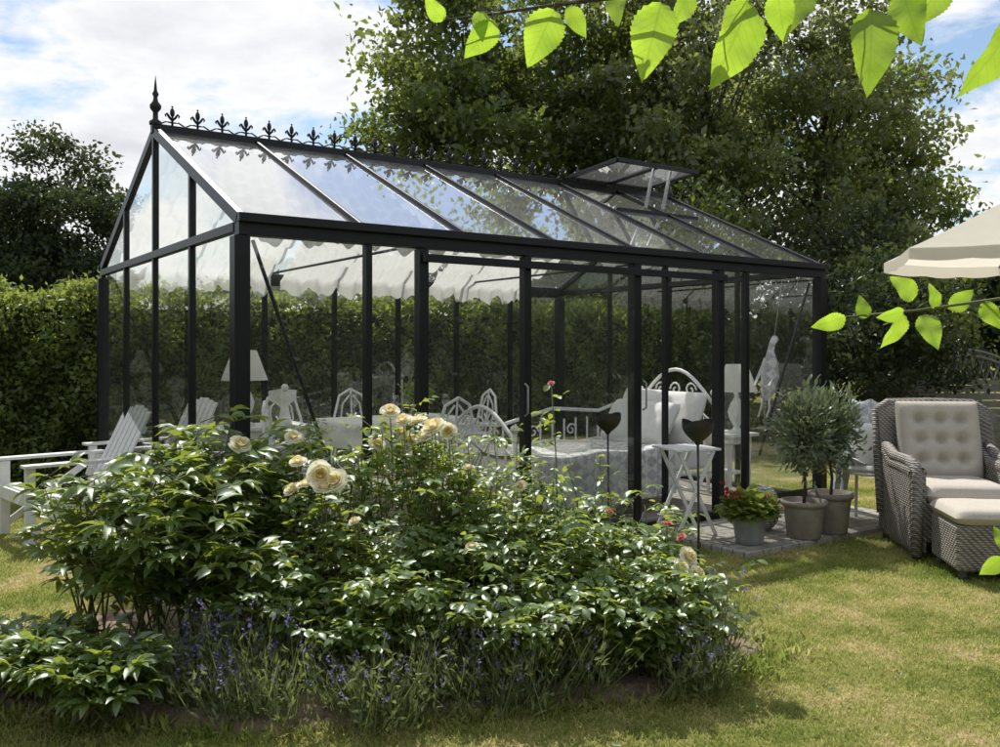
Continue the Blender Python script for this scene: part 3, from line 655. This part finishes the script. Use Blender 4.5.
# lattice fence
mb=MB(); Wm=M['greywood']; FY=11.6
for k in range(3):
    x0=5.25+k*1.5; w=1.4
    mb.box((x0,FY,.72),(.09,.09,1.44),Wm)
    for q in range(9): mb.box((x0+w/2+.05,FY,.1+.1*q),(w,.022,.085),Wm)
    for i0 in (0,.035):
        mb.tube([(x0+.05+w*i/12,FY-.01,1.18+.22*math.sin(math.pi*i/12)-i0*2) for i in range(13)],.022,Wm,6)
    mb.box((x0+w/2+.05,FY,.98),(w,.05,.05),Wm)
    for i in range(1,13):
        xx=x0+.05+w*i/13; zt=1.16+.22*math.sin(math.pi*i/13); mb.beam((xx,FY,1.0),(xx+.1,FY,zt),.012,.03,Wm,(0,1,0)); mb.beam((xx,FY+.01,1.0),(xx-.1,FY+.01,zt),.012,.03,Wm,(0,1,0))
mb.build('lattice_fence')
# ------------------------------------------------------------------ flower bed plants
def rosebush(x,y,h,r,ns=12,mat='rose_leaf',name='rose_bush'):
    par=empty(name,(x,y,.04)); mb=MB(); P=[];D=[];N=[];S=[];V=[]; tops=[]
    for i in range(ns):
        a=U(0,2*math.pi); rr=r*math.sqrt(R())*1.1; hh=h*(U(.5,.9) if R()<.75 else U(.95,1.15)); p0=Vector((U(-.05,.05),U(-.05,.05),0)); p2=Vector((rr*math.cos(a),rr*math.sin(a),hh)); p1=Vector((rr*.35*math.cos(a),rr*.35*math.sin(a),hh*.6))
        pts=[(p0*(1-t)**2+p1*2*t*(1-t)+p2*t*t)+Vector((U(-.01,.01),U(-.01,.01),0)) for t in [k/7 for k in range(8)]]
        mb.tube(pts,[.006-.0006*k for k in range(8)],M['stem'],5); tops.append(p2)
        for side in range(8):
            t=U(.25,1); q=p0*(1-t)**2+p1*2*t*(1-t)+p2*t*t; ln=U(.07,.2); ang=U(0,2*math.pi); dv=Vector((math.cos(ang),math.sin(ang),U(.1,.9))).normalized()
            e=q+dv*ln; mb.tube([q,e],[.003,.0015],M['stem'],4)
            for j in range(3):
                a2=U(0,2*math.pi); b=q.lerp(e,(j+1)/3); pv=Vector((math.cos(a2),math.sin(a2),U(-.1,.45))).normalized(); cv=R()
                sd=pv.cross(Vector((0,0,1))).normalized(); l=U(.036,.064); tl=U(-.5,.5)
                for (k,sg) in ((.4,-1),(.4,1),(.75,-1),(.75,1),(1,0)):
                    P.append(b+pv*(.1*k)); dd=(pv*.35+sd*sg) if sg else pv; D.append(dd+Vector((0,0,U(-.6,.1)))); N.append(Vector((U(-.6,.6),U(-.6,.6)+tl,1))); S.append(l*U(.8,1.1)); V.append(.1+.45*cv+.25*R()+.25*(b.z/h))
    scatter('leaves',*LEAF10,[tuple(p) for p in P],[tuple(p) for p in D],[tuple(p) for p in N],S,M[mat],np.array(V),par)
    mb.build('stems',parent=par); return par,tops
def peony(x,y,h,r,ns=12,name='peony_plant',llen=.11,t0=.42):
    par=empty(name,(x,y,.04)); mb=MB(); P=[];D=[];N=[];S=[];V=[]
    for i in range(ns):
        a=U(0,2*math.pi); rr=r*math.sqrt(R()); hh=h*U(.6,1.05); p0=Vector((U(-.08,.08),U(-.08,.08),0)); p2=Vector((rr*math.cos(a),rr*math.sin(a),hh)); p1=Vector((rr*.5*math.cos(a),rr*.5*math.sin(a),hh*.6))
        mb.tube([(p0*(1-t)**2+p1*2*t*(1-t)+p2*t*t) for t in [k/6 for k in range(7)]],[.006-.0006*k for k in range(7)],M['stem'],5)
        for k in range(9):
            t=t0+(1-t0)*k/8; q=p0*(1-t)**2+p1*2*t*(1-t)+p2*t*t; a2=k*2.4+U(-.3,.3); pv=Vector((math.cos(a2),math.sin(a2),U(.15,.9))).normalized(); e=q+pv*U(.06,.16)
            mb.tube([q,e],[.003,.002],M['stem'],4); cv=R(); l=llen*U(.7,1.15); sd=pv.cross(Vector((0,0,1))).normalized(); tl=U(-.5,.5)
            for (m,sg) in ((.0,-1.1),(0,1.1),(0,-.45),(0,.45),(0,0),(.4,-1.3),(.4,1.3)):
                P.append(e+(q-e)*m); D.append(pv+sd*sg+Vector((0,0,U(-.7,.35)))); N.append(Vector((U(-.6,.6)+tl,U(-.6,.6),1))); S.append(l*U(.8,1.1)); V.append(.05+.45*cv+.3*R()+.25*(q.z/h))
    scatter('leaves',*LANCE,[tuple(p) for p in P],[tuple(p) for p in D],[tuple(p) for p in N],S,M['peony_leaf'],np.array(V),par,W=np.array(S)*1.2)
    mb.build('stems',parent=par)
RB=[(-1.05,4.3,.84,.3),(-.8,4.5,.78,.3),(-.55,4.0,.7,.28),(-.35,4.4,.88,.3),(-.1,4.1,.7,.28),(.1,4.5,.68,.28),(.2,4.0,.56,.26),(.42,4.3,.58,.28),(.6,4.05,.52,.24),(.75,4.45,.5,.24),(.82,3.95,.36,.18),(-.25,3.72,.5,.24),(.42,3.72,.42,.22),(-.85,3.75,.52,.26),(-.1,4.7,.62,.28),(.08,3.65,.36,.2),(.65,3.75,.32,.17),(-.55,3.65,.4,.2)]
for b in RB: rosebush(*b)
for b in [(-1.42,4.15,.98,.28),(-1.66,4.3,.98,.24),(-1.5,3.85,.82,.26),(-1.82,4.0,.78,.24),(-1.2,3.9,.8,.26),(-1.25,4.45,.9,.26)]: peony(*b)
for b in [(-1.65,3.42,.24,.17),(-1.85,3.5,.22,.17),(-1.48,3.3,.2,.14),(-2.0,3.62,.16,.12)]: peony(*b,ns=16,name='hellebore_plant',llen=.085,t0=.5)
mb=MB()
def sh(pts,r=.003): mb.tube(pts,r,M['stem'],5)
bl=[(-.52,4.25,1.1),(-.45,4.2,1.06),(-.30,4.15,1.03),(-.34,4.13,.99),(-.38,4.22,1.05),(-.24,4.2,1.02),(-.42,4.3,.96),(-.79,3.95,.85),(-.71,3.93,.82),(-.76,3.9,.79),(-.86,3.98,.79),(-.92,4.1,.88),(-1.22,4.2,.95),(-1.28,4.15,.78),(-.93,4.05,.76),(.84,4.05,.46),(.79,3.98,.42),(.87,4.0,.4),(-.35,4.6,.9),(-1.0,4.35,.97),(-.6,4.35,.94),(-.12,3.85,.55),(-.62,3.7,.42),(-1.0,3.7,.5),(-.47,4.3,1.0),(.1,4.2,.76),(-1.6,3.9,.5),(.78,3.85,.33),(-.15,4.2,.84),(-.62,3.85,.66)]
szs=[x*.84 for x in [.1,.095,.13,.1,.11,.085,.095,.13,.12,.1,.09,.085,.11,.09,.095,.105,.11,.09,.09,.09,.09,.065,.06,.06,.07,.065,.045,.06,.07,.06]]
for p in bl: sh([(p[0]+U(-.05,.05),p[1],p[2]-.45),(p[0]+.01,p[1],p[2]-.2),(p[0],p[1],p[2])],.003)
pk=[(.24,4.2,1.24),(.78,4.2,.58),(.5,4.1,.66),(.84,4.15,.53)]
for p in pk: sh([(p[0]+U(-.08,.08),p[1],p[2]-.7),(p[0]+.02,p[1],p[2]-.3),(p[0],p[1],p[2])],.003)
P=[];D=[];N=[];S=[]
for i in range(50):
    x=U(-1.2,.6);z=U(.62,1.1)-.16*abs(x+.35); y=U(4.1,4.5); q=(x+U(-.04,.04),y-.02,z); sh([(x+U(-.1,.1),y,.4),(x+.02,y,z*.8),q],.0022)
    for j in range(12):
        tt=U(.0,.28); P.append((q[0]+U(-.03,.03),q[1]+U(-.03,.03),q[2]-tt)); D.append((U(-1,1),U(-1,1),U(-.2,.8))); N.append((U(-.5,.5),U(-.5,.5),1)); S.append(U(.035,.06))
for (x,y,z) in bl+pk:
    for j in range(24): P.append((x+U(-.06,.06),y+U(-.04,.04),z-U(.02,.3))); D.append((U(-1,1),U(-1,1),U(-.5,.5))); N.append((U(-.5,.5),U(-.5,.5),1)); S.append(U(.04,.06))
sp=mb.build('rose_shoots'); scatter('shoot_leaves',*LEAF10,P,D,N,S,M['rose_leaf'],.4+.5*rng.random(len(P)),sp)
roses('cream_blooms',bl,szs,M['cream'],sp); roses('pink_blooms',pk,[.03,.05,.03,.045],M['pink'],sp)
def lavender():
    par=empty('lavender_edging'); P=[];D=[];FP=[];FD=[]
    for ci in range(60):
        cx=U(-1.3,.95); cy=3.52+.1*math.sin(cx*3)+U(-.17,.25)+max(0,cx-.3)*.35; hh=U(.16,.42); lx,ly=U(-.3,.3),U(-.35,.1)
        for k in range(46):
            a=U(0,6.283);sp=U(0,.8); d=Vector((sp*math.cos(a)+lx,sp*math.sin(a)+ly,1)).normalized(); b=Vector((cx+U(-.1,.1),cy+U(-.1,.1),.04)); l=hh*U(.5,1.15); P.append((*b,l)); D.append(d)
            if R()<.22:
                for q in range(6):
                    FP.append(b+d*(l-.008*q)+Vector((U(-.006,.006),U(-.006,.006),0))); FD.append(d)
    P=np.array(P);D=np.array([tuple(d) for d in D]);n=len(P)
    scatter('lavender_foliage',[(-.5,0,0),(.5,0,0),(.4,.6,0),(-.4,.6,0),(0,1,.05)],[(0,1,2),(0,2,3),(3,2,4)],P[:,:3],D,rnd(n),P[:,3],M['lavstem'],rng.random(n),par,W=np.full(n,.0035))
    m=12000; idx=rng.integers(0,n,m); t=rng.random(m)*.85
    scatter('lavender_leaves',*LANCE,P[idx,:3]+D[idx]*(P[idx,3]*t)[:,None]+rng.normal(size=(m,3))*.012,D[idx]+rnd(m)*.8,rnd(m),.018+.03*rng.random(m),M['lavstem'],rng.random(m),par)
    m=len(FP); FP=np.array([tuple(p) for p in FP])
    scatter('lavender_flowers',*LEAF4,FP,rnd(m)+[0,0,.4],rnd(m),.010+.006*rng.random(m),M['lav'],rng.random(m),par,W=np.full(m,.016))
lavender()
# ------------------------------------------------------------------ overhanging tree (stands right of the camera)
ot=empty('overhanging_tree')
def bigleaf():
    n=14; V=[(0,t/n,-.16*(t/n)**2) for t in range(n+1)]; F=[]
    def w(t): return .34*math.sin(math.pi*min(1,t**.72))**.9*(1-.25*t) if 0<t<1 else 0
    for s in(-1,1):
        o=len(V)
        for i in range(2*n+1):
            t=i/(2*n); ww=w(t)*(1+.045*(1 if i%2 else -1)); V.append((s*ww,t+( .01 if i%2==0 else -.01) if 0<i<2*n else t,.3*ww-.16*t*t+.02*math.sin(t*14+s)))
        for i in range(n):
            f=[(i,i+1,o+2*i+2),(i,o+2*i+2,o+2*i+1),(i,o+2*i+1,o+2*i)]
            F+= f if s>0 else [x[::-1] for x in f]
    return V,F
BT,BF=bigleaf()
lv=[(-.085,1.35,1.895,-.3,.3,.045),(-.03,1.3,1.89,.1,-1,.045),(-.01,1.3,1.878,-.6,-.8,.07),(.08,1.32,1.9,-.5,-1,.09),(.10,1.35,1.915,.5,-.6,.055),(.23,1.28,1.895,-.25,-1,.11),(.36,1.3,1.905,-.35,-1,.14),(.42,1.36,1.945,.25,-1,.08),(.53,1.28,1.885,-.05,-1,.125),(.6,1.34,1.935,.15,-1,.09),(.66,1.33,1.945,-.6,-.8,.08),(.74,1.27,1.88,-.5,-1,.14),(.8,1.3,1.9,.2,-1,.12),
 (.18,1.4,1.96,0,-1,.06),(.3,1.42,1.97,-.4,-1,.07),(.48,1.4,1.965,-.6,-1,.09),
 (.6,1.3,1.475,-.6,.5,.05),(.575,1.28,1.455,-1,-.3,.04),(.585,1.3,1.452,-.55,-1,.06),(.61,1.3,1.45,.25,-.75,.055),(.5,1.3,1.448,-.9,-.35,.05),(.66,1.32,1.46,.5,.4,.045),(.7,1.3,1.47,.3,-.8,.05),(.53,1.3,1.446,-.2,.6,.035),(.63,1.3,1.46,-.3,.9,.04),
 (.73,1.3,1.10,-.5,-.6,.045),(.74,1.3,1.11,-.4,.6,.04)]
P=[l[:3] for l in lv];D=[(l[3],U(-.4,.4),l[4]) for l in lv];N=[(U(-.8,.8),-1+U(-.3,.3),-U(.1,.7)) for l in lv]
scatter('leaves',BT,BF,P,D,N,[l[5] for l in lv],M['spring_leaf'],rng.random(len(lv))*.6+.4,ot,W=np.array([l[5]*U(.85,1.1) for l in lv]),smooth=True)
mb=MB(); B=M['bark']
mb.tube([(1.9,.5,0),(1.88,.5,1.0),(1.85,.52,1.9),(1.9,.5,3.2),(1.8,.4,4.5)],[.13,.11,.1,.08,.03],B,12)
b1=[(1.86,.52,2.0),(1.4,.95,2.08),(1.0,1.2,2.03),(.75,1.3,1.985),(.5,1.34,1.96),(.3,1.34,1.94),(.12,1.34,1.92),(0,1.34,1.903),(-.08,1.35,1.897)]
mb.tube(b1,[.03,.02,.012,.007,.005,.004,.003,.0022,.0012],B,7)
b2=[(1.87,.51,1.5),(1.3,1.0,1.55),(.95,1.2,1.51),(.73,1.3,1.475),(.6,1.3,1.457),(.5,1.3,1.448)]
mb.tube(b2,[.022,.013,.007,.0025,.0018,.001],M['stem'],7)
mb.tube([(1.87,.5,.9),(1.2,1.0,1.12),(.9,1.25,1.12),(.74,1.3,1.11)],[.016,.01,.004,.0015],M['stem'],6)
for l in lv[:16]:
    q=min(b1,key=lambda p:(Vector(p)-Vector(l[:3])).length); mb.tube([q,(l[0],l[1],l[2]+.01),l[:3]],[.0018,.0012,.001],M['stem'],5)
mb.build('trunk_and_branches',parent=ot)
n=2500; cc=np.array([2.2,.0,4.4]); d=rnd(n)*(rng.random(n)**.4)[:,None]*[1.0,.9,1.2]
scatter('crown_leaves',*LEAF10,cc+d,rnd(n),rnd(n),.08+.04*rng.random(n),M['spring_leaf'],rng.random(n),ot)
# ------------------------------------------------------------------ light, sky, camera
EL=math.radians(55); AZ=math.radians(-15)
sv=Vector((math.sin(AZ)*math.cos(EL),math.cos(AZ)*math.cos(EL),math.sin(EL)))
sd=bpy.data.lights.new('sun','SUN'); sd.energy=5.0; sd.angle=math.radians(.5); sd.color=(1,.96,.89)
so=bpy.data.objects.new('sun',sd); scene.collection.objects.link(so); so.rotation_euler=(-sv).to_track_quat('-Z','Y').to_euler(); so.location=(0,0,20)
w=bpy.data.worlds.new('World'); scene.world=w; w.use_nodes=True; t=w.node_tree; t.nodes.clear()
def wn(typ,ins={},**kw):
    nd=t.nodes.new('ShaderNode'+typ)
    for k,v in kw.items(): setattr(nd,k,v)
    for k,v in ins.items():
        if hasattr(v,'is_output'): t.links.new(v,nd.inputs[k])
        else: nd.inputs[k].default_value=v
    return nd
sky=wn('TexSky',sky_type='NISHITA',sun_disc=False,sun_elevation=EL,sun_rotation=AZ,air_density=1.2,dust_density=.5,ozone_density=2.0)
tc=wn('TexCoord'); sx=wn('SeparateXYZ',{0:tc.outputs['Generated']})
zz=wn('Math',{0:sx.outputs[2],1:.22},operation='ADD'); zm=wn('Math',{0:zz.outputs[0],1:.05},operation='MAXIMUM')
dx=wn('Math',{0:sx.outputs[0],1:zm.outputs[0]},operation='DIVIDE'); dy=wn('Math',{0:sx.outputs[1],1:zm.outputs[0]},operation='DIVIDE')
cb=wn('CombineXYZ',{0:dx.outputs[0],1:dy.outputs[0],2:2.3})
nz=wn('TexNoise',{'Vector':cb.outputs[0],'Scale':2.1,'Detail':7,'Roughness':.58,'Distortion':.2})
rp=t.nodes.new('ShaderNodeValToRGB'); t.links.new(nz.outputs['Fac'],rp.inputs[0]); rp.color_ramp.elements[0].position=.43; rp.color_ramp.elements[1].position=.53
rc=t.nodes.new('ShaderNodeValToRGB'); t.links.new(nz.outputs['Fac'],rc.inputs[0]); rc.color_ramp.elements[0].position=.52; rc.color_ramp.elements[0].color=(8.2,8.2,8.3,1); rc.color_ramp.elements[1].position=.75; rc.color_ramp.elements[1].color=(5.6,5.8,6.2,1)
mx=wn('MixRGB',{0:rp.outputs[0],1:sky.outputs[0],2:rc.outputs[0]})
bg=wn('Background',{'Color':mx.outputs[0],'Strength':.125}); ow=wn('OutputWorld',{0:bg.outputs[0]})
cd=bpy.data.cameras.new('camera'); cam=bpy.data.objects.new('camera',cd); scene.collection.objects.link(cam); cam.location=(0,0,1.4); cam.rotation_euler=(math.radians(90),0,0)
cd.sensor_width=36; cd.lens=32.33; cd.shift_y=-.0235; cd.clip_end=2000; cd.clip_start=.05; scene.camera=cam
scene.view_settings.view_transform='Standard'; scene.view_settings.look='None'; scene.view_settings.exposure=0
